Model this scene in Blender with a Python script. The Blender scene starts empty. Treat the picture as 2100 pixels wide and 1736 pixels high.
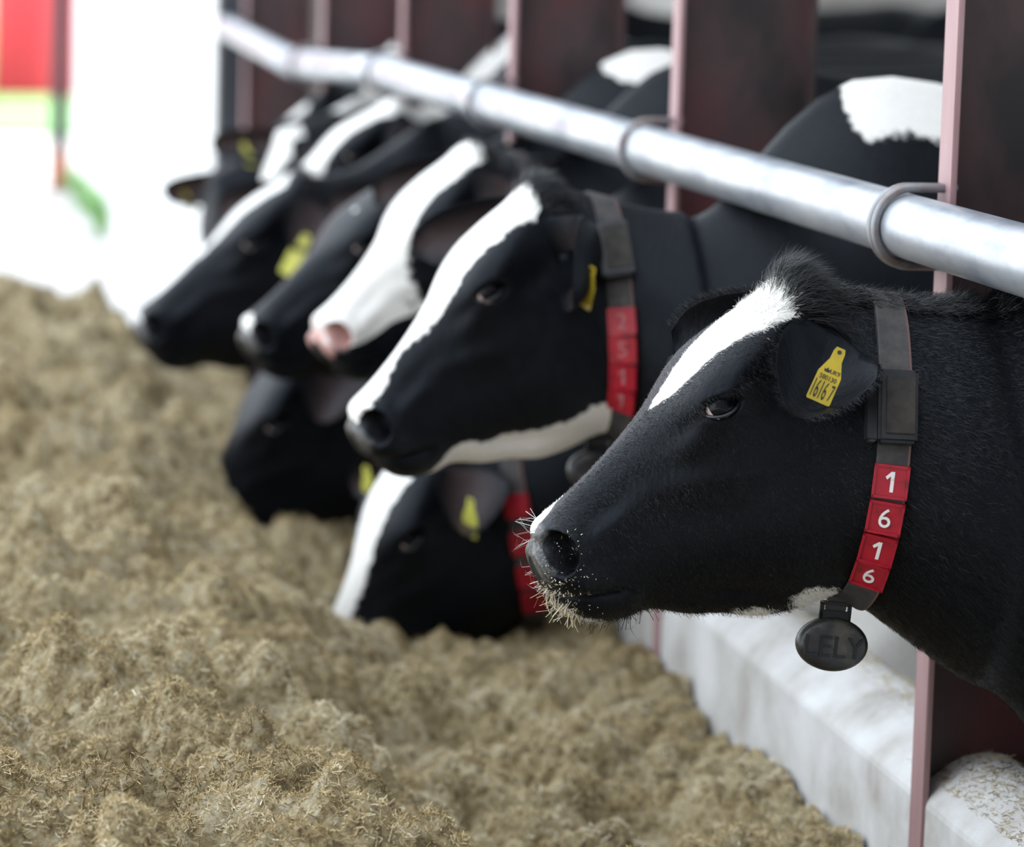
import bpy, bmesh, math, random
import numpy as np
from mathutils import Vector, Matrix

# ------------------------------------------------------------------ camera, world, lights, exposure
SC = bpy.context.scene
COL = SC.collection
RNG = np.random.default_rng(11)
random.seed(11)
PI = math.pi

_F = 7000.0
_y = np.array([-1350., 1038., _F]); _y /= np.linalg.norm(_y)
_r = .028
_z = np.array([_r, 1., (1350*_r-1038)/_F]); _z /= np.linalg.norm(_z)
_x = -np.cross(_y, _z)
if _x[0] < 0: _x = -_x
cam_d = bpy.data.cameras.new('camera')
cam = bpy.data.objects.new('camera', cam_d); COL.objects.link(cam)
right = Vector((_x[0], _y[0], _z[0])); up = Vector((_x[1], _y[1], _z[1])); fwd = Vector((_x[2], _y[2], _z[2]))
cam.matrix_world = Matrix(((right.x, up.x, -fwd.x, 0), (right.y, up.y, -fwd.y, 0), (right.z, up.z, -fwd.z, 0), (0, 0, 0, 1)))
cam_d.sensor_width = 36; cam_d.sensor_fit = 'HORIZONTAL'; cam_d.lens = 120
cam_d.clip_start = .1; cam_d.clip_end = 500
cam_d.dof.use_dof = True; cam_d.dof.focus_distance = 4.36; cam_d.dof.aperture_fstop = 3.2
SC.camera = cam

w = bpy.data.worlds.new('sky'); SC.world = w; w.use_nodes = True
bg = w.node_tree.nodes['Background']
bg.inputs[0].default_value = (.84, .92, 1.0, 1); bg.inputs[1].default_value = 1.7
sun_d = bpy.data.lights.new('sun', 'SUN'); sun_d.energy = 5.0; sun_d.angle = .01; sun_d.color = (1, .96, .9)
sun = bpy.data.objects.new('sun', sun_d); COL.objects.link(sun)
sun.rotation_euler = (math.radians(-12), math.radians(40), 0)
SC.view_settings.view_transform = 'Standard'; SC.view_settings.look = 'None'
SC.view_settings.exposure = 0.9; SC.view_settings.gamma = 1; SC.view_settings.use_curve_mapping = False
SC.cycles.max_bounces = 6

GZ = -1.75      # ground level, camera height is the origin

# ------------------------------------------------------------------ helpers
def tag(o, label=None, cat=None, group=None, kind=None):
    if label: o['label'] = label
    if cat: o['category'] = cat
    if group: o['group'] = group
    if kind: o['kind'] = kind
    return o

def empty(name, loc=(0, 0, 0), **k):
    o = bpy.data.objects.new(name, None); COL.objects.link(o); o.location = loc
    o.empty_display_size = .1
    return tag(o, **k)

def link(name, me, parent=None, **k):
    o = bpy.data.objects.new(name, me); COL.objects.link(o)
    if parent is not None:
        o.parent = parent
        p = parent; off = Vector(p.location)
        while p.parent: p = p.parent; off += Vector(p.location)
        o.location = -off if me is not None and not k.get('_loc') else o.location
    k.pop('_loc', None)
    return tag(o, **k)

def mesh_np(name, V, faces=None, quads=None, tris=None, mats=(), mi=None, smooth=True):
    me = bpy.data.meshes.new(name)
    V = np.asarray(V, np.float32)
    if faces is not None:
        me.from_pydata([tuple(map(float, v)) for v in V], [], faces)
    else:
        parts = []
        tot = []
        if quads is not None and len(quads): parts.append(np.asarray(quads, np.int32).ravel()); tot.append(np.full(len(quads), 4, np.int32))
        if tris is not None and len(tris): parts.append(np.asarray(tris, np.int32).ravel()); tot.append(np.full(len(tris), 3, np.int32))
        li = np.concatenate(parts); lt = np.concatenate(tot); ls = np.concatenate([[0], np.cumsum(lt)[:-1]]).astype(np.int32)
        me.vertices.add(len(V)); me.vertices.foreach_set('co', V.ravel())
        me.loops.add(len(li)); me.loops.foreach_set('vertex_index', li)
        me.polygons.add(len(lt)); me.polygons.foreach_set('loop_start', ls); me.polygons.foreach_set('loop_total', lt)
        me.update(calc_edges=True)
    for m in mats: me.materials.append(m)
    if mi is not None: me.polygons.foreach_set('material_index', np.asarray(mi, np.int32))
    if smooth: me.polygons.foreach_set('use_smooth', np.ones(len(me.polygons), bool))
    me.validate(); me.update()
    return me

def attr(me, name, vals):
    a = me.attributes.new(name, 'FLOAT', 'POINT'); a.data.foreach_set('value', np.asarray(vals, np.float32))

class MB:
    """collects simple solids into one mesh"""
    def __init__(s): s.V = []; s.Fc = []; s.mi = []
    def add(s, V, Fc, m=0):
        b = len(s.V); s.V += [tuple(map(float, v)) for v in V]; s.Fc += [tuple(i+b for i in f) for f in Fc]; s.mi += [m]*len(Fc); return s
    def box(s, lo, hi, m=0):
        (a, b, c), (d, e, f) = lo, hi
        V = [(a,b,c),(d,b,c),(d,e,c),(a,e,c),(a,b,f),(d,b,f),(d,e,f),(a,e,f)]
        return s.add(V, [(0,3,2,1),(4,5,6,7),(0,1,5,4),(1,2,6,5),(2,3,7,6),(3,0,4,7)], m)
    def prism(s, prof, y0, y1, m=0, axis=1):
        n = len(prof)
        V = [(p[0], y0, p[1]) for p in prof] + [(p[0], y1, p[1]) for p in prof]
        Fc = [(i, (i+1) % n, n+(i+1) % n, n+i) for i in range(n)] + [tuple(range(n))[::-1], tuple(range(n, 2*n))]
        return s.add(V, Fc, m)
    def tube(s, pts, r, n=12, m=0, cap=True):
        P = [np.array(p, float) for p in pts]; V = []; Fc = []
        prev = None
        for i, p in enumerate(P):
            t = P[min(i+1, len(P)-1)] - P[max(i-1, 0)]; t /= np.linalg.norm(t)
            a = np.array([0, 0, 1.]) if prev is None else prev
            if abs(a @ t) > .98 and prev is None: a = np.array([1., 0, 0])
            u = a - t*(a @ t); u /= np.linalg.norm(u); v = np.cross(t, u); prev = u
            rr = r[i] if hasattr(r, '__len__') else r
            for k in range(n):
                c = 2*PI*k/n; V.append(p + rr*(u*math.cos(c)+v*math.sin(c)))
        for i in range(len(P)-1):
            for k in range(n):
                Fc.append((i*n+k, i*n+(k+1) % n, (i+1)*n+(k+1) % n, (i+1)*n+k))
        if cap: Fc += [tuple(range(n))[::-1], tuple(range((len(P)-1)*n, len(P)*n))]
        return s.add(V, Fc, m)
    def build(s, name, mats, parent=None, smooth=False, bevel=0, **k):
        if not isinstance(mats, (list, tuple)): mats = [mats]
        me = mesh_np(name, s.V, faces=s.Fc, mats=mats, smooth=smooth)
        for p, i in zip(me.polygons, s.mi): p.material_index = i
        bm = bmesh.new(); bm.from_mesh(me); bmesh.ops.recalc_face_normals(bm, faces=bm.faces)
        if bevel:
            ed = [e for e in bm.edges if len(e.link_faces) == 2 and e.calc_face_angle(0) > .5]
            bmesh.ops.bevel(bm, geom=ed, offset=bevel, segments=2, affect='EDGES', clamp_overlap=True)
        bm.to_mesh(me); bm.free()
        return link(name, me, parent, **k)

def vnoise(X, Y, scale, seed):
    r = np.random.default_rng(seed); G = r.random((256, 256))
    x = X/scale+37.1; y = Y/scale+91.7
    xi = np.floor(x).astype(int); yi = np.floor(y).astype(int); fx = x-xi; fy = y-yi
    fx = fx*fx*fx*(fx*(fx*6-15)+10); fy = fy*fy*fy*(fy*(fy*6-15)+10)
    g = lambda i, j: G[i % 256, j % 256]
    return (g(xi, yi)*(1-fx)+g(xi+1, yi)*fx)*(1-fy)+(g(xi, yi+1)*(1-fx)+g(xi+1, yi+1)*fx)*fy - .5

def clods(X, Y, scale, seed, rad=.62):
    """rounded lumps with creases between them"""
    r = np.random.default_rng(seed); G = r.random((128, 128, 3))
    x = X/scale+11.3; y = Y/scale+53.9; xi = np.floor(x).astype(int); yi = np.floor(y).astype(int); best = np.zeros(X.shape)
    for di in (-1, 0, 1):
        for dj in (-1, 0, 1):
            g = G[(xi+di) % 128, (yi+dj) % 128]; d2 = ((xi+di+g[..., 0]-x)**2+(yi+dj+g[..., 1]-y)**2)/(rad*(.7+.6*g[..., 2]))**2
            best = np.maximum(best, np.sqrt(np.clip(1-d2, 0, 1))*(.5+.5*g[..., 2]))
    return best-.45

def nrm(v): return v/np.maximum(np.linalg.norm(v, axis=-1, keepdims=True), 1e-9)

# ------------------------------------------------------------------ materials
def mat(name, col=(.5, .5, .5), rough=.5, metal=0, spec=.5):
    m = bpy.data.materials.new(name); m.use_nodes = True
    b = m.node_tree.nodes['Principled BSDF']
    b.inputs['Base Color'].default_value = (*col, 1); b.inputs['Roughness'].default_value = rough; b.inputs['Metallic'].default_value = metal
    b.inputs['Specular IOR Level'].default_value = spec
    return m
def nodes(m): return m.node_tree.nodes, m.node_tree.links, m.node_tree.nodes['Principled BSDF']
def noise_node(m, scale, detail=4, stretch=None, coord='Object', rough=.6):
    N, L, b = nodes(m)
    tc = N.new('ShaderNodeTexCoord'); n = N.new('ShaderNodeTexNoise'); n.inputs['Scale'].default_value = scale; n.inputs['Detail'].default_value = detail
    n.inputs['Roughness'].default_value = rough
    if stretch:
        mp = N.new('ShaderNodeMapping'); mp.inputs['Scale'].default_value = stretch; L.new(tc.outputs[coord], mp.inputs[0]); L.new(mp.outputs[0], n.inputs['Vector'])
    else: L.new(tc.outputs[coord], n.inputs['Vector'])
    return n
def ramp(m, fac, stops):
    N, L, b = nodes(m); r = N.new('ShaderNodeValToRGB')
    el = r.color_ramp.elements
    while len(el) < len(stops): el.new(.5)
    for e, (p, c) in zip(el, stops): e.position = p; e.color = (*c, 1)
    L.new(fac, r.inputs[0]); return r.outputs[0]
def bump(m, h, strength=.3, dist=.005):
    N, L, b = nodes(m); n = N.new('ShaderNodeBump'); n.inputs['Strength'].default_value = strength; n.inputs['Distance'].default_value = dist
    L.new(h, n.inputs['Height']); L.new(n.outputs[0], b.inputs['Normal']); return n
def noisy(name, stops, scale=8, rough=.6, metal=0, bstr=.2, bdist=.004, stretch=None, spec=.5, detail=6):
    m = mat(name, stops[0][1], rough, metal, spec); n = noise_node(m, scale, detail, stretch)
    N, L, b = nodes(m); L.new(ramp(m, n.outputs[0], stops), b.inputs['Base Color'])
    if bstr: bump(m, n.outputs[0], bstr, bdist)
    return m

M = {}
M['concrete'] = noisy('concrete', [(.28, (.34, .31, .28)), (.42, (.50, .48, .46)), (.55, (.60, .59, .585)), (.72, (.70, .70, .71))], 6, .75, bstr=.4, bdist=.006)
M['floor'] = noisy('floor_concrete', [(.35, (.45, .44, .42)), (.65, (.62, .61, .6))], 1.5, .85, bstr=.1)
M['whitewall'] = noisy('white_render', [(.35, (.82, .81, .79)), (.65, (.88, .87, .85))], 3, .8, bstr=.1)
M['galv'] = noisy('galvanised_steel', [(.33, (.30, .33, .38)), (.5, (.48, .51, .555)), (.68, (.62, .64, .67))], 16, .34, .6, bstr=.12, bdist=.002, stretch=(1, .35, 1))
M['rod'] = noisy('rusty_rod', [(.40, (.30, .31, .33)), (.55, (.24, .2, .19)), (.7, (.23, .12, .08))], 18, .5, .6, bstr=.2, bdist=.002)
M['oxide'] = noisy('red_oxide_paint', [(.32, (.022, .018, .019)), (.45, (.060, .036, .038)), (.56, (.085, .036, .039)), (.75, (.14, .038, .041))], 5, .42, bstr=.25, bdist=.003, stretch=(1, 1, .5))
M['oxide_skylit'] = noisy('skylit_red_oxide_paint', [(.3, (.26, .145, .15)), (.5, (.35, .21, .215)), (.75, (.42, .29, .295))], 14, .5, bstr=.1, bdist=.002, stretch=(1, 1, .15))  # same paint as the web, lightened to carry the grazing sky reflection
M['darkmetal'] = noisy('dark_steel', [(.3, (.03, .035, .045)), (.7, (.05, .055, .065))], 6, .5, bstr=.1)
M['sheet'] = noisy('roof_sheet', [(.3, (.35, .36, .36)), (.7, (.45, .45, .45))], 3, .6, bstr=0)
M['barnwall'] = noisy('grey_block_wall', [(.3, (.26, .25, .24)), (.7, (.4, .39, .38))], 2, .8, bstr=.1)
M['red'] = noisy('red_boarding', [(.3, (.55, .03, .05)), (.7, (.68, .06, .08))], 3, .6, bstr=.1, stretch=(3, 3, .2))
M['grass'] = noisy('grass', [(.3, (.12, .30, .10)), (.7, (.26, .48, .2))], 5, .8, bstr=.5)
M['leaf'] = noisy('weed_leaf', [(.3, (.22, .42, .16)), (.7, (.38, .60, .28))], 12, .6, bstr=0)
M['bale'] = noisy('pale_straw_bale', [(.3, (.5, .42, .28)), (.7, (.7, .62, .45))], 14, .9, bstr=.5, stretch=(1, 6, 1))
M['rust'] = noisy('rust', [(.3, (.25, .06, .03)), (.7, (.4, .12, .06))], 10, .8, bstr=0)
M['strap'] = noisy('webbing', [(.35, (.030, .028, .029)), (.6, (.055, .049, .048)), (.8, (.09, .075, .07))], 45, .75, bstr=.5, bdist=.002, stretch=(1, 1, 1))
M['strapedge'] = mat('webbing_edge', (.13, .07, .06), .8)
M['tile'] = noisy('red_plastic', [(.28, (.10, .012, .014)), (.42, (.33, .007, .022)), (.7, (.40, .010, .026))], 60, .35, bstr=.05)
M['digit_worn'] = noisy('worn_pink_print', [(.3, (.26, .06, .07)), (.7, (.45, .20, .20))], 60, .6, bstr=0)
M['digit'] = noisy('white_print', [(.28, (.35, .3, .26)), (.42, (.74, .72, .70)), (.7, (.8, .79, .78))], 90, .5, bstr=0)
M['plastic'] = noisy('black_plastic', [(.3, (.012, .013, .016)), (.7, (.03, .03, .034))], 30, .32, bstr=.08, bdist=.002, spec=.25)
M['dusty'] = noisy('dusty_label', [(.3, (.018, .017, .017)), (.7, (.048, .040, .034))], 50, .7, bstr=.2, bdist=.002, spec=.25)
M['weight'] = noisy('cast_weight', [(.36, (.010, .010, .012)), (.5, (.026, .026, .027)), (.66, (.075, .068, .055))], 28, .36, bstr=.5, bdist=.003)
M['bluebox'] = mat('blue_black_plastic', (.02, .035, .06), .3)
M['tag'] = noisy('yellow_tag', [(.3, (.40, .29, .025)), (.6, (.50, .37, .03))], 40, .4, bstr=.05)
M['tagpale'] = noisy('lime_yellow_tag', [(.3, (.55, .55, .08)), (.6, (.68, .66, .14))], 40, .4, bstr=0)
M['ink'] = mat('black_ink', (.02, .02, .02), .6)
M['eye'] = mat('dark_eye', (.004, .004, .007), .16, spec=.22)
M['sclera'] = mat('sclera', (.58, .46, .44), .15)
M['lid'] = mat('eyelid_skin', (.022, .021, .025), .3)
M['hair_b'] = mat('black_hair', (.0032, .0037, .0058), .34, spec=.27)
M['hair_w'] = mat('white_hair', (.80, .78, .74), .5)
M['hoof'] = mat('hoof', (.05, .045, .04), .5)
M['flock'] = mat('feed_flock', (.3, .24, .13), .8)

def coat_material():
    m = mat('cow_coat', (.004, .0045, .006), .47, spec=.17); N, L, b = nodes(m)
    f = N.new('ShaderNodeAttribute'); f.attribute_name = 'white'
    mz = N.new('ShaderNodeAttribute'); mz.attribute_name = 'bare'
    pk = N.new('ShaderNodeAttribute'); pk.attribute_name = 'pink'
    n = noise_node(m, 260, 3); n2 = noise_node(m, 60, 4)
    sub = N.new('ShaderNodeMath'); sub.operation = 'MULTIPLY_ADD'; L.new(n2.outputs[0], sub.inputs[0]); sub.inputs[1].default_value = .022; sub.inputs[2].default_value = -.011
    add = N.new('ShaderNodeMath'); add.operation = 'ADD'; L.new(f.outputs['Fac'], add.inputs[0]); L.new(sub.outputs[0], add.inputs[1])
    mr = N.new('ShaderNodeMapRange'); mr.interpolation_type = 'SMOOTHSTEP'; mr.inputs['From Min'].default_value = -.003; mr.inputs['From Max'].default_value = .004
    L.new(add.outputs[0], mr.inputs['Value'])
    blk = ramp(m, n2.outputs[0], [(.3, (.0022, .0025, .0038)), (.7, (.005, .0056, .0078))])
    wht = ramp(m, n.outputs[0], [(.3, (.72, .69, .65)), (.6, (.84, .82, .79))])
    mx = N.new('ShaderNodeMix'); mx.data_type = 'RGBA'; L.new(mr.outputs[0], mx.inputs[0]); L.new(blk, mx.inputs[6]); L.new(wht, mx.inputs[7])
    # bare muzzle skin, grey speckled, pink where the cow is pink
    sk = ramp(m, n.outputs[0], [(.38, (.035, .034, .036)), (.55, (.085, .082, .08)), (.66, (.16, .15, .13))])
    skp = ramp(m, n.outputs[0], [(.3, (.55, .28, .25)), (.7, (.68, .42, .38))])
    ms = N.new('ShaderNodeMix'); ms.data_type = 'RGBA'; L.new(pk.outputs['Fac'], ms.inputs[0]); L.new(sk, ms.inputs[6]); L.new(skp, ms.inputs[7])
    m2 = N.new('ShaderNodeMix'); m2.data_type = 'RGBA'; L.new(mz.outputs['Fac'], m2.inputs[0]); L.new(mx.outputs[2], m2.inputs[6]); L.new(ms.outputs[2], m2.inputs[7])
    L.new(m2.outputs[2], b.inputs['Base Color'])
    b.inputs['Specular Tint'].default_value = (.78, .88, 1, 1)
    rr = N.new('ShaderNodeMapRange'); rr.inputs['To Min'].default_value = .46; rr.inputs['To Max'].default_value = .33; L.new(mz.outputs['Fac'], rr.inputs['Value']); L.new(rr.outputs[0], b.inputs['Roughness'])
    n3 = noise_node(m, 140, 3, stretch=(1, 1, .35))
    bump(m, n3.outputs[0], .30, .004)
    return m
M['coat'] = coat_material()

def straw_mat():
    m = mat('chopped_silage', (.3, .24, .12), .75, spec=.3); N, L, b = nodes(m)
    a = N.new('ShaderNodeAttribute'); a.attribute_name = 'tone'
    L.new(ramp(m, a.outputs['Fac'], [(0, (.12, .082, .040)), (.25, (.28, .205, .092)), (.5, (.48, .365, .185)), (.72, (.58, .49, .32)), (.88, (.70, .63, .46)), (1, (.82, .78, .65))]), b.inputs['Base Color'])
    return m
M['straw'] = straw_mat()
def feed_mat():
    m = mat('silage_heap', (.3, .24, .12), .85, spec=.2); n = noise_node(m, 55, 8); n2 = noise_node(m, 5, 4); N, L, b = nodes(m)
    mx = N.new('ShaderNodeMath'); mx.operation = 'MULTIPLY_ADD'; L.new(n2.outputs[0], mx.inputs[0]); mx.inputs[1].default_value = .5; L.new(n.outputs[0], mx.inputs[2])
    L.new(ramp(m, mx.outputs[0], [(.44, (.05, .035, .02)), (.60, (.17, .125, .065)), (.74, (.36, .285, .16)), (.88, (.48, .41, .28)), (1, (.58, .52, .40))]), b.inputs['Base Color'])
    bump(m, n.outputs[0], .9, .02); return m
M['feed'] = feed_mat()

# ------------------------------------------------------------------ setting
MB().box((-30, -6, GZ-.2), (12, 60, GZ)).build('floor', M['floor'], kind='structure')
# concrete kerb between the feed lane and the cows
prof = [(1.478, GZ), (1.478, -1.195), (1.480, -1.187), (1.485, -1.180), (1.505, -1.162), (1.53, -1.144), (1.548, -1.135), (1.565, -1.131), (1.585, -1.129), (1.605, -1.132), (1.625, -1.142), (1.642, -1.158), (1.654, -1.182), (1.66, GZ)]
bmk = MB()
bmk.prism(prof, 2.4, 13.3)
bmk.build('kerb_front', M['concrete'], smooth=False, kind='structure')
MB().box((1.42, 13.55, GZ), (1.6, 22.5, 3.2)).build('wall_right', M['whitewall'], kind='structure')
MB().box((9.0, -4, GZ), (9.2, 24, .15)).build('wall_back', M['barnwall'], kind='structure')
MB().box((1.7, 23, GZ), (9.0, 23.2, 2.6)).build('wall_end', M['barnwall'], kind='structure')
rf = MB().add([(1.62, -4, 2.25), (1.62, 23.5, 2.25), (9.6, 23.5, 3.4), (9.6, -4, 3.4), (1.62, -4, 2.33), (1.62, 23.5, 2.33), (9.6, 23.5, 3.48), (9.6, -4, 3.48)],
              [(0, 1, 2, 3), (7, 6, 5, 4), (0, 4, 5, 1), (1, 5, 6, 2), (2, 6, 7, 3), (3, 7, 4, 0)])
rf.build('ceiling', M['sheet'], kind='structure')

# unseen wall and roof, added behind the camera to block the sky there
MB().box((-9, -4.2, GZ), (9.2, -4, 5.5)).build('sky_block_wall', M['barnwall'], kind='structure')
MB().box((-9, -4, 3.4), (1.6, -.6, 3.5)).build('sky_block_roof', M['sheet'], kind='structure')

# steel posts: channel, web across the line of sight, two flanges
POSTS = [4.5, 6.1, 7.7, 9.3, 10.95, 13.15]
plabels = ['red oxide steel post nearest the camera, beside the cow wearing number 1616',
           'red steel post rising behind the black neck of the cow wearing 2511',
           'red steel post above the pipe, behind the pink-nosed cow',
           'blurred red steel post behind the cow with the broad white forehead',
           'blurred red steel post, second from the far end of the feed rail',
           'pale blurred post at the far end of the feed rail, next to the dark jamb']
for Y, lb in zip(POSTS, plabels):
    e = empty('steel_post', (1.6, Y, GZ), label=lb, cat='post', group='steel posts along the feed rail')
    t = .009
    MB().box((1.474, Y-.029, GZ), (1.474+t, Y+.029, 2.3)).build('front_flange', M['oxide_skylit'], e, bevel=.0015, label='pink front face of the post, paled in colour for sky reflection')
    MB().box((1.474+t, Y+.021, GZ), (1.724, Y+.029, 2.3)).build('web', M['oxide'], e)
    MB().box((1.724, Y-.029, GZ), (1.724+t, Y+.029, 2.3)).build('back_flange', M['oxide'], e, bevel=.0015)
MB().box((1.40, 13.40, GZ), (1.60, 13.54, 2.4)).build('dark_jamb', M['darkmetal'], bevel=.006, label='dark blue-grey upright jamb between the white wall and the end of the feed rail', cat='jamb')

# feed rail
rail = empty('feed_rail', (1.428, 8, -.3815), label='thick galvanised steel pipe running along the feed fence above the cows', cat='rail')
PZ = -.3815; PR = .0445
def pipe(y0, y1, za, zb, n, name='pipe'):
    MB().tube([(1.428, y0+(y1-y0)*i/n, za+(zb-za)*i/n) for i in range(n+1)], PR, 40).build(name, M['galv'], rail, smooth=True)
pipe(2.6, 9.4, PZ, PZ, 40); pipe(9.4, 11.3, PZ, -.437, 8); pipe(11.3, 13.38, -.437, -.385, 8)
for Y in (9.4, 11.3):
    zc = PZ if Y < 10 else -.437
    MB().tube([(1.428, Y-.05, zc), (1.428, Y+.05, zc)], PR+.003, 32).build('joint_sleeve', M['galv'], rail, smooth=True)
def railz(Y):
    return PZ if Y <= 9.4 else (PZ+(-.437-PZ)*(Y-9.4)/1.9 if Y < 11.3 else -.437+.052*(Y-11.3)/2.08)
for Y in POSTS[:5]:
    zc = railz(Y)
    ub = MB()
    for dy in ((0, .02) if Y < 5 else (0,)):
        rr = PR+.0062; pts = [(1.492, Y+dy, zc+rr+.003)]
        for i in range(25):
            a = PI/2+PI*i/24; pts.append((1.428+rr*math.cos(a), Y+dy, zc+(rr+.003)*math.sin(a)))
        pts.append((1.478, Y+dy, zc-rr-.003)); ub.tube(pts, .0062, 12)
    ub.build('u_bolt', M['rod'], rail, smooth=True, label='grey rusty rod clamp bent around the pipe')

# far end of the lane
ep = empty('drain_post', (1.33, 22.62, GZ), label='thin dark upright post with a rusty foot at the far corner of the white wall', cat='post')
MB().tube([(1.33, 22.62, GZ+.25), (1.33, 22.62, 3.2)], .055, 12).build('pole', M['darkmetal'], ep, smooth=True)
MB().tube([(1.33, 22.62, GZ), (1.33, 22.62, GZ+.27)], [.075, .06], 12).build('foot', M['rust'], ep, smooth=True)
shed = empty('red_shed', (0, 36, GZ), label='bright red boarded shed standing on grass far down the lane', cat='shed')
for i in range(26):
    x = -6+i*.32
    MB().box((x, 34.6+(.02 if i % 2 else 0), GZ+.05), (x+.31, 34.7, 2.6)).build('board', M['red'], shed)
MB().box((-6, 34.7, GZ), (2.32, 39, 2.6)).build('wall', M['red'], shed)
MB().prism([(-6.4, 2.6), (2.7, 2.6), (-1.8, 4.6)], 34.4, 39.3).build('roof', M['darkmetal'], shed)
MB().box((-9, 28.6, GZ), (2.2, 34.5, GZ+.04)).build('grass', M['grass'], kind='structure')
bale = MB().tube([(.2, 33.4, GZ+.68), (1.3, 33.4, GZ+.68)], .62, 28)
bale.build('straw_bale', M['bale'], smooth=False, bevel=.05, label='pale straw bale on the grass in front of the far red shed', cat='bale')
def weed(x, y, n, h, label):
    e = empty('weed', (x, y, GZ), label=label, cat='weed')
    for i in range(n):
        a = PI*random.uniform(.52, 1.48); r = h*random.uniform(.2, .55); hh = h*random.uniform(.5, 1); wd = h*.13
        V = []; Fc = []
        for k in range(5):
            u = k/4; c = np.array([x+math.cos(a)*r*u, y+math.sin(a)*r*u, GZ+hh*(u**.7)*(1-.25*u)])
            s = np.array([-math.sin(a), math.cos(a), 0])*wd*math.sin(PI*min(.97, u*.9+.1)); V += [c-s, c+s]
        Fc = [(2*k, 2*k+1, 2*k+3, 2*k+2) for k in range(4)]
        MB().add(V, Fc).build('leaf', M['leaf'], e, smooth=True)
weed(1.375, 21.1, 16, .36, 'smaller pale green weed at the foot of the white wall, beside the rusty post')
weed(1.375, 19.3, 20, .40, 'larger bright green weed at the foot of the white wall')

# ------------------------------------------------------------------ silage heap
def feed_h(X, Y):
    xp = [-1.5, -1.1, -.7, -.3, 0, .3, .6, .75, .9, 1.05, 1.25, 1.48]
    zp = [-1.76, -1.62, -1.38, -1.2, -1.135, -1.115, -1.165, -1.265, -1.37, -1.395, -1.37, -1.338]
    wob = .10*vnoise(X*0+3, Y, .55, 5)*2
    h = np.interp(X+wob*np.clip((1.45-X)/.4, 0, 1), xp, zp)
    near = np.clip((1.46-X)/.25, .35, 1)
    rid = .5-np.abs(vnoise(X, Y, .21, 8))*2
    h = h + near*((.11*vnoise(X, Y, .36, 1)+.15*vnoise(X, Y, .16, 2)+.05*rid)) + near*.07*clods(X+.02*vnoise(X, Y, .05, 61), Y+.02*vnoise(X, Y, .05, 62), .13, 51)+.045*clods(X+.012*vnoise(X, Y, .03, 63), Y, .06, 52)+.020*clods(X, Y, .028, 53)+.03*vnoise(X, Y, .05, 3)
    end = np.clip((Y-10.9)/1.0, 0, 1); end = end*end*(3-2*end)
    return h*(1-end)+(GZ-.01)*end
xs = np.concatenate([np.arange(-1.5, 0, .02), np.arange(0, 1.4775, .0075)])
ys = np.concatenate([np.arange(2.6, 3.9, .02), np.arange(3.9, 6.4, .0075), np.arange(6.4, 12.1, .018)])
XX, YY = np.meshgrid(xs, ys)
ZZ = feed_h(XX, YY)
ny_, nx_ = XX.shape
idx = np.arange(ny_*nx_).reshape(ny_, nx_)
q = np.stack([idx[:-1, :-1], idx[:-1, 1:], idx[1:, 1:], idx[1:, :-1]], -1).reshape(-1, 4)
heap = link('silage_heap', mesh_np('silage_heap', np.stack([XX, YY, ZZ], -1).reshape(-1, 3), quads=q, mats=[M['feed']]),
            label='long heap of brown chopped silage lying along the kerb in front of the cows', cat='silage', kind='stuff')

def strands_mesh(name, root, d1, d2, L, wid, side, mats, mi=None, tone=None, taper=.0):
    """bent ribbons: root -> mid -> tip"""
    n = len(root); L = np.asarray(L)[:, None]; wid = np.asarray(wid)[:, None]
    mid = root+d1*L*.5; tip = mid+d2*L*.5
    s = side*wid*.5
    if taper > 0:
        V = np.stack([root-s, root+s, mid-s*.8, mid+s*.8, tip], 1).reshape(-1, 3); b = (np.arange(n)*5)[:, None]
        quads = b+np.array([[0, 1, 3, 2]]); tris = b+np.array([[2, 3, 4]]); k = 5; nf = 2
        me = mesh_np(name, V, quads=quads, tris=tris, mats=mats, smooth=True)
        if mi is not None: me.polygons.foreach_set('material_index', np.concatenate([mi, mi]).astype(np.int32))
    else:
        V = np.stack([root-s, root+s, mid-s, mid+s, tip-s, tip+s], 1).reshape(-1, 3); b = (np.arange(n)*6)[:, None]
        quads = np.concatenate([b+np.array([[0, 1, 3, 2]]), b+np.array([[2, 3, 5, 4]])]); k = 6
        me = mesh_np(name, V, quads=quads, mats=mats, smooth=True)
        if mi is not None: me.polygons.foreach_set('material_index', np.concatenate([mi, mi]).astype(np.int32))
    if tone is not None: attr(me, 'tone', np.repeat(tone, k))
    me.update(); return me

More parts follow.
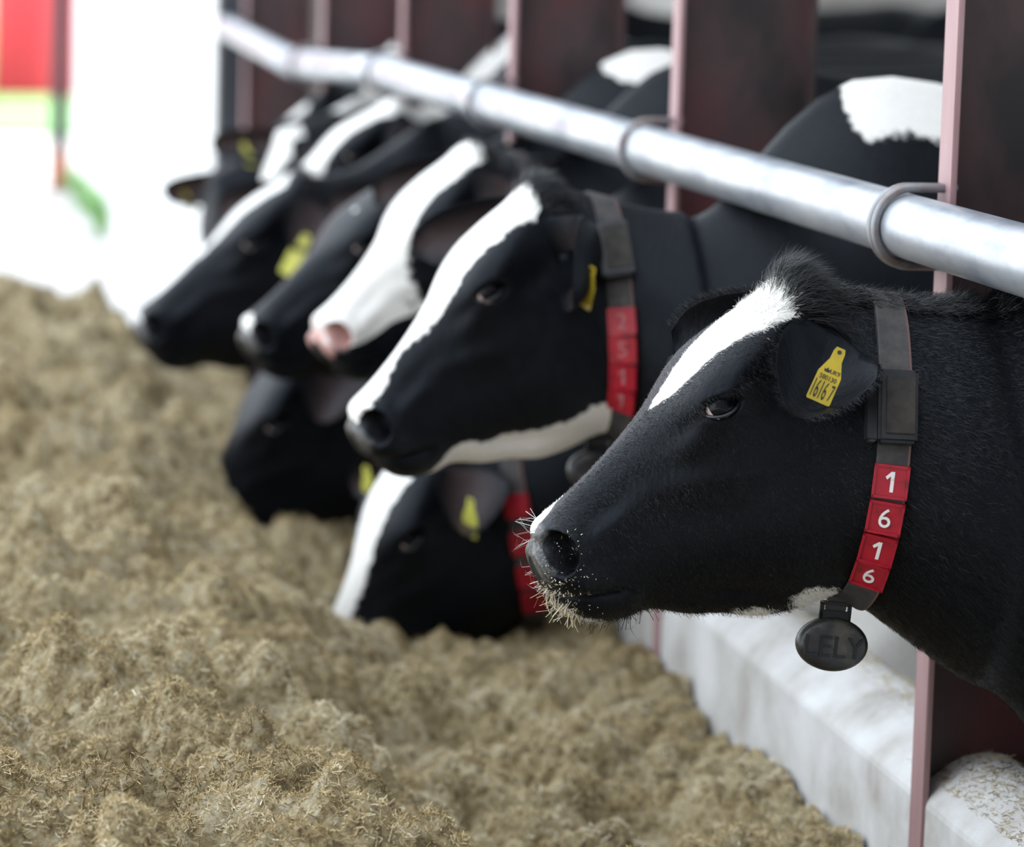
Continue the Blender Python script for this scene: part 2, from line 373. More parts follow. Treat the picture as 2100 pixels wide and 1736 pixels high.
def scatter_straw(n, xr, yr, hfun, lr, wr, lift, seed, name, label, zoff=.004, cat='straw', ypow=1.6):
    r = np.random.default_rng(seed)
    x = r.uniform(*xr, n); y = yr[0]+(yr[1]-yr[0])*r.random(n)**ypow
    z = hfun(x, y)+zoff*r.random(n)
    if name == 'silage_chop':
        dd = .035; lap = hfun(x, y)-.25*(hfun(x+dd, y)+hfun(x-dd, y)+hfun(x, y+dd)+hfun(x, y-dd))
        k = r.random(n) < np.clip((lap+.016)/.020, .05, 1); x, y, z = x[k], y[k], z[k]; n = len(x)
    a = r.uniform(0, 2*PI, n); el = r.normal(.12, lift, n)
    d1 = np.stack([np.cos(a)*np.cos(el), np.sin(a)*np.cos(el), np.sin(el)], -1)
    d2 = nrm(d1+r.normal(0, .45, (n, 3)))
    side = nrm(np.cross(d1, nrm(r.normal(0, .6, (n, 3))+np.array([-.3, -.5, .8]))))
    L = r.uniform(*lr, n)*np.where(r.random(n) < .06, 1.9, 1); W = r.uniform(*wr, n)
    patch = vnoise(x, y, .40, 21)*.45+vnoise(x, y, .08, 22)*.55
    tone = np.clip(.46+patch+r.normal(0, .18, n), 0, 1)
    ctr = np.stack([x, y, z], -1)-d1*L[:, None]*.4
    me = strands_mesh(name, ctr, d1, d2, L, W, side, [M['straw']], tone=tone)
    return link(name, me, label=label, cat=cat, kind='stuff')
scatter_straw(520000, (-.25, 1.465), (3.7, 9.0), feed_h, (.005, .018), (.0007, .0016), .7, 31, 'silage_chop', 'loose chopped stalks and leaf covering the silage heap')
def kerb_h(x, y): return np.interp(x, [1.478, 1.50, 1.545, 1.58, 1.62, 1.655], [-1.19, -1.165, -1.135, -1.128, -1.138, -1.18])
def kb(n, seed):
    r = np.random.default_rng(seed)
scatter_straw(4200, (1.50, 1.655), (3.7, 4.62), kerb_h, (.004, .018), (.0006, .0014), .18, 41, 'kerb_chaff', 'thin scatter of chaff lying on top of the concrete kerb', zoff=.002, ypow=1)
scatter_straw(1500, (1.56, 1.655), (4.6, 6.1), kerb_h, (.005, .02), (.0006, .0015), .18, 42, 'kerb_chaff', 'chaff along the back edge of the kerb beyond the nearest post', zoff=.002, ypow=1)

# ------------------------------------------------------------------ cows
HEAD_TB = [(.3870,-.1495,.3856,-.1520),(.3850,-.1305,.3819,-.1697),(.3810,-.1148,.3745,-.1856),(.3682,-.0972,.3536,-.2042),(.3510,-.0796,.3308,-.2210),
 (.3294,-.0577,.2985,-.2325),(.3048,-.0319,.2640,-.2300),(.2772,-.0011,.2300,-.2195),(.2478,.0341,.1795,-.2262),(.2171,.0718,.1342,-.2255),
 (.1841,.1145,.0885,-.2298),(.1419,.1511,.0431,-.2213),(.1007,.1814,.0043,-.2075),(.0640,.2130,-.0184,-.2025),(.0212,.1990,-.0318,-.2065)]
HEAD_W = [(.006,.012,.014,.014,.012,.009,.004), (.020,.034,.042,.044,.038,.026,.012), (.026,.046,.058,.060,.052,.038,.018), (.026,.050,.064,.068,.060,.044,.022),
 (.026,.048,.062,.068,.062,.048,.026), (.025,.044,.056,.061,.058,.047,.026), (.026,.045,.054,.058,.056,.045,.024), (.030,.050,.058,.062,.059,.043,.022),
 (.044,.064,.068,.070,.064,.044,.022), (.074,.094,.087,.082,.074,.050,.025), (.090,.105,.101,.094,.085,.060,.030), (.086,.106,.107,.104,.098,.072,.036),
 (.072,.095,.104,.110,.108,.084,.044), (.048,.076,.100,.116,.116,.094,.050), (.036,.068,.102,.124,.124,.098,.052)]
# torso: (a forward, z above ground) top, bottom and half widths
TORSO = [((.30, 1.315), (.28, .77), (.045, .10, .15, .175, .16, .11, .05)), ((.06, 1.505), (.12, .64), (.05, .14, .22, .25, .23, .17, .08)),
 ((-.35, 1.44), (-.30, .58), (.08, .21, .31, .36, .33, .24, .1)), ((-.75, 1.42), (-.75, .56), (.1, .24, .35, .40, .37, .27, .1)),
 ((-1.1, 1.44), (-1.15, .62), (.12, .27, .36, .38, .33, .22, .1)), ((-1.32, 1.46), (-1.38, .75), (.15, .28, .33, .32, .27, .2, .1)),
 ((-1.58, 1.42), (-1.62, .85), (.1, .2, .24, .24, .2, .15, .08)), ((-1.72, 1.32), (-1.74, 1.0), (.05, .09, .12, .13, .12, .09, .05)),
 ((-1.77, 1.18), (-1.77, 1.14), (.006, .012, .014, .015, .014, .012, .006))]

TORSO = [(t, b, tuple(x*(1 if i < 2 else .86) for x in w_)) for i, (t, b, w_) in enumerate(TORSO)]

def catmull(K, s):
    K = np.asarray(K, float); n = len(K); s = np.clip(s, 0, n-1-1e-9); i = np.floor(s).astype(int); u = (s-i)
    g = lambda j: K[np.clip(j, 0, n-1)]
    u = u.reshape(u.shape+(1,)*(K.ndim-1))
    p0, p1, p2, p3 = g(i-1), g(i), g(i+1), g(i+2)
    return .5*((2*p1)+(-p0+p2)*u+(2*p0-5*p1+4*p2-p3)*u*u+(-p0+3*p1-3*p2+p3)*u**3)

class Cow:
    def __init__(s, name_label, O, pitch=0, yaw=0, scale=1., wither=None, byaw=0., seed=0, blaze=(), blobs=(), jaw=0, pink=0, hi=False, bare=2.6,
                 lift=0., headw=1.0, group='cows feeding along the rail', roll=0, cat='cow', ears=(None, None)):
        s.ears = ears; s.hi = hi; s.O = np.array(O, float); s.sc = scale; s.blaze = blaze; s.blobs = blobs; s.seed = seed
        p = math.radians(pitch); ps = math.radians(yaw)
        f = np.array([-math.cos(ps), -math.sin(ps), 0]); l = np.array([math.sin(ps), -math.cos(ps), 0]); u = np.array([0, 0, 1.])
        s.F = f*math.cos(p)-u*math.sin(p); s.U = u*math.cos(p)+f*math.sin(p); s.Lt = l
        by = math.radians(byaw); s.bf = np.array([-math.cos(by), -math.sin(by), 0]); s.bl = np.array([math.sin(by), -math.cos(by), 0])
        wx, wy = wither; s.bo = np.array([wx, wy, GZ])
        T = []; B = []; LA = []; W = []
        for (ta, tb, ba, bb), wv in zip(HEAD_TB, HEAD_W):
            T.append(s.hp(ta, tb)); B.append(s.hp(ba, bb)); LA.append(s.Lt); W.append(np.array(wv)*scale*headw)
        T14, B14 = T[14], B[14]
        t0, b0, w0 = TORSO[0]
        T18, B18 = s.bp(*t0), s.bp(*b0)
        bk = -s.F*.75-s.U*.35; bk = nrm(bk+ 1.2*nrm(T18-T14))
        dT = np.linalg.norm(T18-T14); dB = np.linalg.norm(B18-B14)
        bkb = nrm(-s.F*.6-s.U*.35+1.2*nrm(B18-B14))
        def herm(p0, p1, m0, m1, q): return (2*q**3-3*q**2+1)*p0+(q**3-2*q**2+q)*m0+(-2*q**3+3*q**2)*p1+(q**3-q**2)*m1
        up_t = nrm(-s.bf*.9+np.array([0, 0, .30])); dn_b = nrm(-s.bf*.8-np.array([0, 0, .35]))
        for q in (.25, .5, .75):
            T.append(herm(T14, T18, bk*dT, up_t*dT, q)); B.append(herm(B14, B18, bkb*dB, dn_b*dB, q))
            LA.append(nrm(s.Lt*(1-q)+s.bl*q)); W.append((np.array(HEAD_W[14])*scale*headw*(1-q)+np.array(w0)*q)*(1+.06*math.sin(PI*q)))
        for ti, (t, b, wv) in enumerate(TORSO):
            T.append(s.bp(t[0], t[1]+(lift if ti else 0))); B.append(s.bp(*b)); LA.append(s.bl); W.append(np.array(wv))
        s.T, s.B, s.LA, s.W = map(np.array, (T, B, LA, W))
        s.ns = len(T)
        s.root = empty('cow', tuple(s.bo), label=name_label, cat=cat, group=group)
        s.jaw = jaw; s.pink = pink; s.bare = bare
        s.build()
    def hp(s, a, b, l=0.): return s.O+s.sc*(s.F*a+s.U*b+s.Lt*l)
    def bp(s, a, z, l=0.): return s.bo+s.bf*a+np.array([0, 0, z])+s.bl*l
    def surf(s, S, TH):
        """points of the smooth trunk at station S and angle TH (0 top .. pi bottom, + near side)"""
        S = np.asarray(S, float); TH = np.asarray(TH, float)
        T = catmull(s.T, S); B = catmull(s.B, S); LA = catmull(s.LA, S); W = catmull(s.W, S)
        th = np.mod(TH, 2*PI); k = th/(PI/8)
        Z = np.zeros(S.shape+(1,))
        full = np.concatenate([Z, W, Z, -W[..., ::-1]], -1)     # 16 samples round the section
        i = np.floor(k).astype(int); u = k-i
        g = lambda j: np.take_along_axis(full, (j % 16)[..., None], -1)[..., 0]
        p0, p1, p2, p3 = g(i-1), g(i), g(i+1), g(i+2)
        lat = .5*((2*p1)+(-p0+p2)*u+(2*p0-5*p1+4*p2-p3)*u*u+(-p0+3*p1-3*p2+p3)*u**3)
        t = (1-np.cos(th))/2
        return T+(B-T)*t[..., None]+LA*lat[..., None], lat, t
    def brushes(s, A, Bv):
        """displacement along the outward normal in head coordinates (both sides alike)"""
        def g(a, b, ra, rb, rot, amp, k=2):
            c, sn = math.cos(rot), math.sin(rot); x = (A-a)*c+(Bv-b)*sn; y = -(A-a)*sn+(Bv-b)*c
            return amp*np.exp(-((x/ra)**2+(y/rb)**2)**(k/2))
        d = 0
        d = d+g(.160, .088, .040, .016, -.75, .010)            # brow
        d = d+g(.172, .060, .034, .026, -.4, .006)
        d = d+g(.166, .076, .022, .006, -.45, .003)+g(.172, .043, .026, .005, -.4, .002)             # lids
        d = d+g(.212, .028, .030, .014, -.8, -.006)            # tear hollow
        d = d+g(.105, .070, .035, .022, -.6, -.006)            # temple
        d = d+g(.075, -.085, .070, .085, 0, .009)              # cheek
        d = d+g(.205, -.045, .075, .016, -.25, .004)           # facial crest
        d = d+g(.190, -.090, .060, .025, -.2, -.002)
        d = d+g(.290, -.070, .050, .020, -.8, -.006)           # side of nose
        d = d+g(.300, -.105, .050, .016, -.75, .006)           # nasal muscle
        d = d+g(.120, -.190, .060, .014, 0, -.006)
        d = d+g(.362, -.136, .032, .036, -.5, .007)            # nostril wing
        d = d+g(.338, -.175, .030, .016, -.1, .007)            # upper lip
        d = d+g(.312, -.216, .034, .016, 0, .006)              # lower lip
        # nostril, eye socket, mouth line
        nb = g(.3640, -.1375, .0180, .0215, -.3, 1, 6)
        ey = g(.1695, .0575, .0225, .0135, -.38, 1, 6)
        d = d-.018*ey
        xm = np.clip((A-.262)/(.358-.262), 0, 1); ml = -.1855-.010*xm
        mo = np.exp(-((Bv-ml)/.0045)**2)*((A > .262) & (A < .372))*np.clip((A-.262)/.02, 0, 1)
        d = d-.009*mo
        return d*s.sc, np.clip(nb, 0, 1), ey
    def fields(s, S, lat, t, P):
        f = np.full(S.shape, -1.)
        for bz in s.blaze:
            sv = [b[0] for b in bz]
            off = np.interp(S, sv, [b[1] for b in bz]); hw = np.interp(S, sv, [b[2] for b in bz], left=-.05, right=-.05)
            v = hw-np.abs(lat/s.sc-off); v = np.where(t < np.interp(S, [0, 11, 12.4, 14.5, 15.5], [.55, .55, .085, .085, .55]), v, -1); f = np.maximum(f, v)
        if s.jaw:
            lo, hi_, wd = s.jaw
            v = np.where((S > lo) & (S < hi_), (t-(1-wd*np.clip(np.minimum(S-lo, hi_-S)/2, 0, 1)))*.35, -1); f = np.maximum(f, v)
        for (c, r) in s.blobs:
            dd = np.linalg.norm((P-np.array(c))/np.array(r), axis=-1); f = np.maximum(f, (1-dd)*min(r)*.9)
        return f
    def build(s):
        hi = s.hi
        nh, nn, nt, m = (230, 70, 44, 240) if hi else (116, 44, 40, 112)
        S = np.concatenate([np.linspace(.12, 14, nh), np.linspace(14, 18, nn+1)[1:], np.linspace(18, s.ns-1-.25, nt+1)[1:]])
        TH = np.linspace(0, 2*PI, m, endpoint=False)
        SS, TT = np.meshgrid(S, TH, indexing='ij')
        P, lat, t = s.surf(SS, TT)
        n0 = P.shape[0]
        dS = np.gradient(P, axis=0); dT = np.roll(P, -1, 1)-np.roll(P, 1, 1)
        N = nrm(np.cross(dS, dT)); cen = P.mean(1, keepdims=True)
        if ((P-cen)*N).sum() < 0: N = -N
        q = (P-s.O)/s.sc; A = q@s.F; Bv = q@s.U
        d, nb, ey = s.brushes(A, Bv)
        hm = np.clip((14.6-SS)/1.2, 0, 1)*np.clip(np.abs(lat)/(.012), 0, 1)
        d = d*hm; nb = nb*hm; ey = ey*hm
        # soft body relief
        sg = np.where(lat >= 0, 1., -1.)[..., None]
        P = P+N*d[..., None]+(nb*.052*s.sc)[..., None]*nrm(-s.Lt*sg*.75-s.F*.7+s.U*.08)
        s.N = N
        white = s.fields(SS, lat, t, P)
        ph = (vnoise(P[..., 0]+P[..., 2]*.7, P[..., 1]+P[..., 2], .03, 3+s.seed)+.6*vnoise(P[..., 0]-P[..., 2], P[..., 1], .010, 4+s.seed))*.006
        white = white+ph
        padc = np.clip((s.bare-SS)/.35, 0, 1)*np.clip((.86-t)/.08, 0, 1)
        inner = np.clip((nb-.15)*4, 0, 1)
        bare = np.maximum(padc*np.clip((.075-np.abs(lat)/s.sc)*80, 0, 1), inner*(1 if s.pink else 0))*np.where((white > 0) & (inner < .3) & (SS > 1.0), .0 if not s.pink else .35, 1)
        white = np.where(inner > .3, -.02, white)
        bare = np.where(inner > .3, bare*(1 if s.pink else .1), bare)
        pink = np.full(SS.shape, float(s.pink))
        V = P.reshape(-1, 3); wv = white.ravel(); bv = bare.ravel(); pv = pink.ravel()
        gid = np.arange(n0*m).reshape(n0, m)
        hole = np.zeros((n0, m), bool)
        V = list(map(tuple, V)); wv = list(wv); bv = list(bv); pv = list(pv); quads = []; tris = []
        hoofq = set()
        def limb(i0, i1, j0, j1, rings, dark=False, cap=True):
            """cut rows i0..i1, columns j0..j1 and weld a limb of given rings on the hole; rings: list of (centre, u, v, ru, rv, cup)"""
            js = [(j0+k) % m for k in range(j1-j0+1)]
            loop = [(i0, j) for j in js]+[(i, js[-1]) for i in range(i0+1, i1+1)]+[(i1, j) for j in js[::-1][1:]]+[(i, js[0]) for i in range(i1-1, i0, -1)]
            for i in range(i0, i1):
                for j in js[:-1]: hole[i, j] = True
            ids = [gid[i, j] for i, j in loop]; n = len(ids)
            pts = np.array([V[k] for k in ids]); c0 = pts.mean(0)
            c, u, v, ru, rv, cup = rings[0]
            an = np.arctan2((pts-c0)@v, (pts-c0)@u)
            dsum = np.sum((np.diff(np.concatenate([an, an[:1]]))+PI) % (2*PI)-PI); sg = 1 if dsum > 0 else -1
            prev = ids
            wbase = np.mean([wv[k] for k in ids])
            for ri, (c, u, v, ru, rv, cup) in enumerate(rings):
                cur = []
                for k in range(n):
                    a = an[0]+sg*2*PI*k/n; ca, sa = math.cos(a), math.sin(a)
                    p = c+u*(ru*ca)+v*(rv*sa+cup*ca*ca)
                    cur.append(len(V)); V.append(tuple(p))
                    if s.blobs or True:
                        f = -1.
                        for (bc, br) in s.blobs: f = max(f, (1-np.linalg.norm((p-np.array(bc))/np.array(br)))*min(br)*.9)
                        wv.append(f); tint = (.26*max(0, sa-.3)*(1-abs(ca)**3) if cup > .004 and not s.hi else 0); bv.append(tint); pv.append(.30 if tint else 0)
                for k in range(n): quads.append((prev[k], prev[(k+1) % n], cur[(k+1) % n], cur[k]))
                prev = cur
            e = len(V); V.append(tuple(np.mean([V[k] for k in prev], 0))); wv.append(-1.); bv.append(0); pv.append(0)
            for k in range(n): tris.append((prev[k], prev[(k+1) % n], e))
        row = lambda sv: int(np.argmin(np.abs(S-sv)))
        colj = lambda th: int(round(th/(2*PI)*m))
        # ears
        s.ear = {}
        for side in (1, -1):
            if side > 0: base, tip, nrm_dir = s.ears[0] or ((.0163, .137, .080), (.1034, .059, .200), (.30, .12, .9))
            else: base, tip, nrm_dir = s.ears[1] or ((.030, .138, -.075), (.158, .098, -.220), (.75, .15, .6))
            bpnt = s.hp(*base); tpt = s.hp(*tip)
            ax = nrm(tpt-bpnt); Ln = np.linalg.norm(tpt-bpnt)*1.0
            nd = s.F*nrm_dir[0]+s.U*nrm_dir[1]+s.Lt*nrm_dir[2]; nd = nrm(nd-ax*(nd@ax)); uu = np.cross(nd, ax)
            rings = []
            K = 13 if hi else 9
            for k in range(K):
                x = (k+1)/K
                wd = np.interp(x, [0, .12, .3, .5, .7, .88, 1], [.046, .060, .066, .062, .050, .032, .012] if side > 0 else [.046, .056, .060, .060, .056, .044, .020])*s.sc*(1 if side > 0 else .86)
                th = np.interp(x, [0, .15, .4, 1], [.022, .012, .006, .003])*s.sc
                cup = np.interp(x, [0, .2, .5, .8, 1], [.008, .040, .044, .026, .006])*s.sc
                bend = math.sin(x*PI*.5)*.0
                s.ear.setdefault((side, 'rim'), []).append((bpnt+ax*Ln*x-nd*cup*.6, uu, nd, wd, cup))
                rings.append((bpnt+ax*Ln*x+nd*bend-nd*cup*.6, uu, nd, wd, th, cup))
            s.ear[side] = (bpnt, ax, nd, uu, Ln)
            th0 = math.acos(1-2*.12); th1 = math.acos(1-2*.27)
            j0, j1 = (colj(th0), colj(th1)) if side > 0 else (m-colj(th1), m-colj(th0))
            limb(row(12.45), row(13.75), j0, j1, rings)
        # legs
        zx = np.array([0, 0, 1.])
        for side in (1, -1):
            for (sa, sb, a0, lat0, prof_) in ((19.05, 19.75, .02, .15, [(.62, .09, .085), (.48, .062, .06), (.40, .058, .055), (.30, .042, .04), (.16, .042, .04), (.10, .055, .05), (0, .065, .06)]),
                                              (22.4, 23.1, -1.30, .16, [(.72, .14, .09), (.60, .085, .06), (.50, .065, .045), (.42, .05, .042), (.28, .045, .042), (.14, .05, .045), (.09, .06, .05), (0, .066, .06)])):
                rings = []
                for (zz, ra, rl) in prof_:
                    back = 0
                    if a0 < -1: back = -.10*math.exp(-((zz-.5)/.14)**2)+.05*math.exp(-((zz-.75)/.12)**2)
                    rings.append((s.bp(a0+back, zz, side*lat0*(1 if zz < .6 else .95)), s.bf, s.bl, ra, rl, 0))
                th0, th1 = .66*PI, .86*PI
                j0, j1 = (colj(th0), colj(th1)) if side > 0 else (m-colj(th1), m-colj(th0))
                limb(row(sa), row(sb), j0, j1, rings)
        g = gid; keep = ~hole[:-1, :]
        qq = np.stack([g[:-1], np.roll(g, -1, 1)[:-1], np.roll(g, -1, 1)[1:], g[1:]], -1)[keep]
        quads = np.concatenate([qq.reshape(-1, 4), np.array(quads).reshape(-1, 4)])
        for rr in (0, n0-1):
            e = len(V); V.append(tuple(P[rr].mean(0))); wv.append(white[rr].mean()); bv.append(bare[rr].mean()); pv.append(s.pink)
            for k in range(m): tris.append((g[rr, k], g[rr, (k+1) % m], e))
        me = mesh_np('body', np.array(V), quads=quads, tris=np.array(tris), mats=[M['coat']])
        attr(me, 'white', wv); attr(me, 'bare', bv); attr(me, 'pink', pv)
        bm = bmesh.new(); bm.from_mesh(me); bmesh.ops.recalc_face_normals(bm, faces=bm.faces); bm.to_mesh(me); bm.free()
        s.body = link('body', me, s.root)
        s.P, s.SS, s.TT, s.tv, s.lat, s.white, s.bare_v = P, SS, TT, t, lat, white, bare
        # eyes
        for side in (1, -1):
            c = s.hp(.1700, .0575, side*.1)
            # seat the eyeball in its socket
            r_, j_ = np.unravel_index(np.argmin(np.linalg.norm(P-c, axis=-1)+(np.sign(lat) != side)*9), SS.shape)
            c0, _, _ = s.surf(np.array([SS[r_, j_]]), np.array([TT[r_, j_]])); c0 = c0[0]
            out = nrm(s.Lt*side+.25*s.U+.12*s.F)
            R = .0226*s.sc; c = c0-out*.0165*s.sc
            iris = nrm(out+.24*s.U-.30*s.F)
            u = 24; v = 16; VV = []; Fq = []; mi = []
            e1 = nrm(np.cross(iris, [.3, .9, .2])); e2 = np.cross(iris, e1)
            for a in range(v+1):
                ph = PI*a/v
                for b in range(u):
                    th = 2*PI*b/u; VV.append(c+R*(iris*math.cos(ph)*(1.04 if ph < .6 else 1)+(e1*math.cos(th)+e2*math.sin(th))*math.sin(ph)))
            for a in range(v):
                for b in range(u):
                    Fq.append((a*u+b, a*u+(b+1) % u, (a+1)*u+(b+1) % u, (a+1)*u+b)); mi.append(0 if a < 6 else 1)
            link('eye', mesh_np('eye', VV, faces=Fq, mats=[M['eye'], M['sclera']], mi=mi), s.root)
            # lids: an almond rim lying on the eyeball
            pts = []
            ax1 = nrm(s.F*.93-s.U*.38); ax1 = nrm(ax1-out*(ax1@out)); ax2 = nrm(np.cross(out, ax1)); ax2 = ax2*np.sign(ax2@s.U)
            for k in range(41):
                a = 2*PI*k/40; x = .0250*math.cos(a); y = (.0145 if math.sin(a) > 0 else .0140)*math.copysign(abs(math.sin(a))**1.3, math.sin(a))
                rr2 = 1.06*.0235; zz = math.sqrt(max(rr2*rr2-min(x*x, .0005)-y*y, 1e-6)); pts.append(c+s.sc*(ax1*x+ax2*y+out*zz))
            lm = MB().tube(pts, .0021*s.sc, 10, cap=False)
            lm.build('eyelid', M['lid'], s.root, smooth=True)
    # ---- hair
    def hair(s, n, region, length, width, dirfun, name='coat_hair', lift=.25, seed=0, jitter=.25, curl=.3, only=None, label=None):
        """strands rooted on the trunk surface. region(SS,t,lat)->weight"""
        r = np.random.default_rng(seed+77)
        P = s.P; SS = s.SS
        a = np.linalg.norm(np.cross(P[1:, :]-P[:-1, :], np.roll(P, -1, 1)[:-1]-P[:-1]), axis=-1)
        wgt = (a*region(SS[:-1], s.tv[:-1], s.lat[:-1])).ravel(); cdf = np.cumsum(wgt); cdf /= cdf[-1]
        k = np.searchsorted(cdf, r.random(n)); i, j = np.unravel_index(k, a.shape)
        u = r.random(n)[:, None]; v = r.random(n)[:, None]; j2 = (j+1) % P.shape[1]
        bil = lambda F_: (F_[i, j]*(1-u)+F_[i+1, j]*u)*(1-v)+(F_[i, j2]*(1-u)+F_[i+1, j2]*u)*v
        root = bil(P); N = nrm(bil(s.N))
        tS = nrm(P[i+1, j]-P[i, j]); tT = nrm(P[i, j2]-P[i, j])*np.where(s.lat[i, j] >= 0, 1, -1)[:, None]
        d, lf = dirfun(SS[i, j], s.tv[i, j], tS, tT, N, r)
        d = nrm(d+r.normal(0, jitter, (n, 3))*1.0); d = nrm(d-N*np.sum(d*N, -1, keepdims=True))
        d1 = nrm(d+N*lf[:, None]); d2 = nrm(d1+r.normal(0, curl, (n, 3))-N*lf[:, None]*.8)
        side = nrm(np.cross(d1, nrm(N+r.normal(0, .35, (n, 3)))))
        L = length*r.uniform(.55, 1.2, n); W = width*r.uniform(.7, 1.3, n)
        wf = s.white[i, j]+r.normal(0, .003, n)
        mi = (wf > 0).astype(int) if only is None else np.full(n, only)
        me = strands_mesh(name, root-N*.0006, d1, d2, L, W, side, [M['hair_b'], M['hair_w']], mi=mi, taper=1)
        return link(name, me, s.root, kind='stuff', label=label)
    def tuft(s, n, L, seed=0, wid=.0006):
        def reg(SS, t, lat): return np.exp(-((SS-13.1)/.45)**2)*(t < .12)*(np.abs(lat) < .07*s.sc)
        def df(SS, t, tS, tT, N, r):
            return (tS*1.0+tT*.55), np.where(r.random(len(SS)) < .5, .35, .75)
        return s.hair(n, reg, L, wid, df, name='poll_tuft', seed=seed, jitter=.16, curl=.22, only=0, label='curly black tuft between the ears')
    def ear_fringe(s, n, L, wid, seed=0):
        r = np.random.default_rng(seed); R_ = []; D = []; NN = []
        for side in (1, -1):
            rim = s.ear[(side, 'rim')]; ax = s.ear[side][1]
            for _ in range(n//2):
                x = r.random()*(len(rim)-1.01); i = int(x); u = x-i; sg = 1 if r.random() < .5 else -1
                f = lambda k: rim[i][k]*(1-u)+rim[i+1][k]*u
                c, uu, nd, wd, cup = f(0), f(1), f(2), f(3), f(4)
                R_.append(c+uu*wd*sg+nd*cup); D.append(nrm(uu*sg*.7+ax*.6+nd*.25+r.normal(0, .22, 3))); NN.append(nd)
        R_ = np.array(R_); D = np.array(D); NN = np.array(NN)
        me = strands_mesh('ear_fringe', R_, D, nrm(D+r.normal(0, .3, D.shape)), L*r.uniform(.5, 1.2, len(R_)), np.full(len(R_), wid), nrm(np.cross(D, nrm(NN+r.normal(0, .5, D.shape)))), [M['hair_b']], taper=1)
        return link('ear_fringe', me, s.root, kind='stuff')
    # ---- collar
    def collar(s, digits=None, dmat='digit', tiles=(), box=None, weight=True, top=15.30, bot=13.95, width=.042, tile_col=True, text='LELY'):
        co = link('collar', None, s.root); co.location = (0, 0, 0)
        n = 120; th = np.linspace(0, 2*PI, n, endpoint=False); t = (1-np.cos(th))/2
        Sc = top+(bot-top)*t
        C, _, _ = s.surf(Sc, th); C2, _, _ = s.surf(Sc+.05, th); C1, _, _ = s.surf(Sc-.05, th)
        tan = nrm(np.roll(C, -1, 0)-np.roll(C, 1, 0)); wd = nrm(C2-C1); wd = nrm(wd-tan*np.sum(wd*tan, -1, keepdims=True))
        N = np.cross(wd, tan); N = N*np.sign(np.sum(N*(C-C.mean(0)), -1).mean())
        off = .0075*s.sc if s.hi else .005
        V = []; Fq = []; mi = []
        hw = width/2; prof_ = [(-hw, -.012), (-hw, off*.9), (-hw*.9, off), (hw*.86, off), (hw, off*.9), (hw, -.012)]
        k = len(prof_)
        for i in range(n):
            for (x, h) in prof_: V.append(C[i]+wd[i]*x+N[i]*(h))
        for i in range(n):
            for a in range(k):
                b = (a+1) % k; i2 = (i+1) % n; Fq.append((i*k+a, i*k+b, i2*k+b, i2*k+a)); mi.append(1 if a == 3 else 0)
        me = mesh_np('strap', V, faces=Fq, mats=[M['strap'], M['strapedge']], mi=mi, smooth=False)
        o = link('strap', me, co)
        o.location = (-s.bo[0], -s.bo[1], -s.bo[2])
        def frame(tt):
            a = math.acos(1-2*tt); x = a/(2*PI)*n; i = int(x) % n; u = x-int(x); j = (i+1) % n
            f = lambda Z: Z[i]*(1-u)+Z[j]*u
            tn = nrm(f(tan)); ww = nrm(f(wd)); nn = nrm(f(N)); return f(C)+nn*off, ww, -tn, nn     # origin, across (towards body), up the strap, out
        def put(mb, name, mats, fr, bevel=0, label=None, smooth=False):
            o_, ww, upv, nn = fr
            mb.V = [tuple(o_+ww*v[0]+upv*v[1]+nn*v[2]) for v in mb.V]
            ob = mb.build(name, mats, co, smooth=smooth, bevel=bevel, label=label); ob.location = (-s.bo[0], -s.bo[1], -s.bo[2]); return ob
        h = .0215*s.sc
        for k_, tt in enumerate(tiles):
            mb = MB(); hx = .0225*s.sc
            # tray with raised rim
            mb.box((-hx, -h, -.002), (hx, h, .0035)); rim = .0035
            for lo, hi_ in (((-hx, -h), (hx, -h+rim)), ((-hx, h-rim), (hx, h)), ((-hx, -h), (-hx+rim, h)), ((hx-rim, -h), (hx, h))):
                mb.box((lo[0], lo[1], .002), (hi_[0], hi_[1], .0055))
            if digits:
                tv, tf = text_mesh(digits[k_], .036*s.sc); mb.add([(x, y, z+.0038) for x, y, z in tv], tf, 1)
            put(mb, 'number_tag', [M['tile'], M[dmat]], frame(tt), label='square red plastic tag' + (f' with a white {digits[k_]}' if digits else ''))
        if box is not None:
            fr = frame(box); mb = MB(); bx, by = .025*s.sc, .047*s.sc
            mb.box((-bx, -by, -.004), (bx, by, .020)); put(mb, 'transponder', M['plastic'], fr, bevel=.004, label='black plastic box threaded on the strap')
            mb = MB(); mb.box((-bx*.62, -by*.78, .0195), (bx*.86, by*.78, .0225)); put(mb, 'label_plate', M['dusty'], fr, bevel=.001)
            mb = MB()
            mb.add([(-bx*1.05, -by*.98, -.012), (-bx*1.6, -by*.9, -.012), (-bx*1.6, by*.8, -.012), (-bx*1.05, by*.98, -.012), (-bx*.95, -by*.98, .016), (-bx*1.45, -by*.9, .002), (-bx*1.45, by*.8, .002), (-bx*.95, by*.98, .016)],
                   [(0, 1, 2, 3), (7, 6, 5, 4), (0, 4, 5, 1), (1, 5, 6, 2), (2, 6, 7, 3), (3, 7, 4, 0)]); put(mb, 'transponder_shell', M['plastic'], fr, bevel=.003)
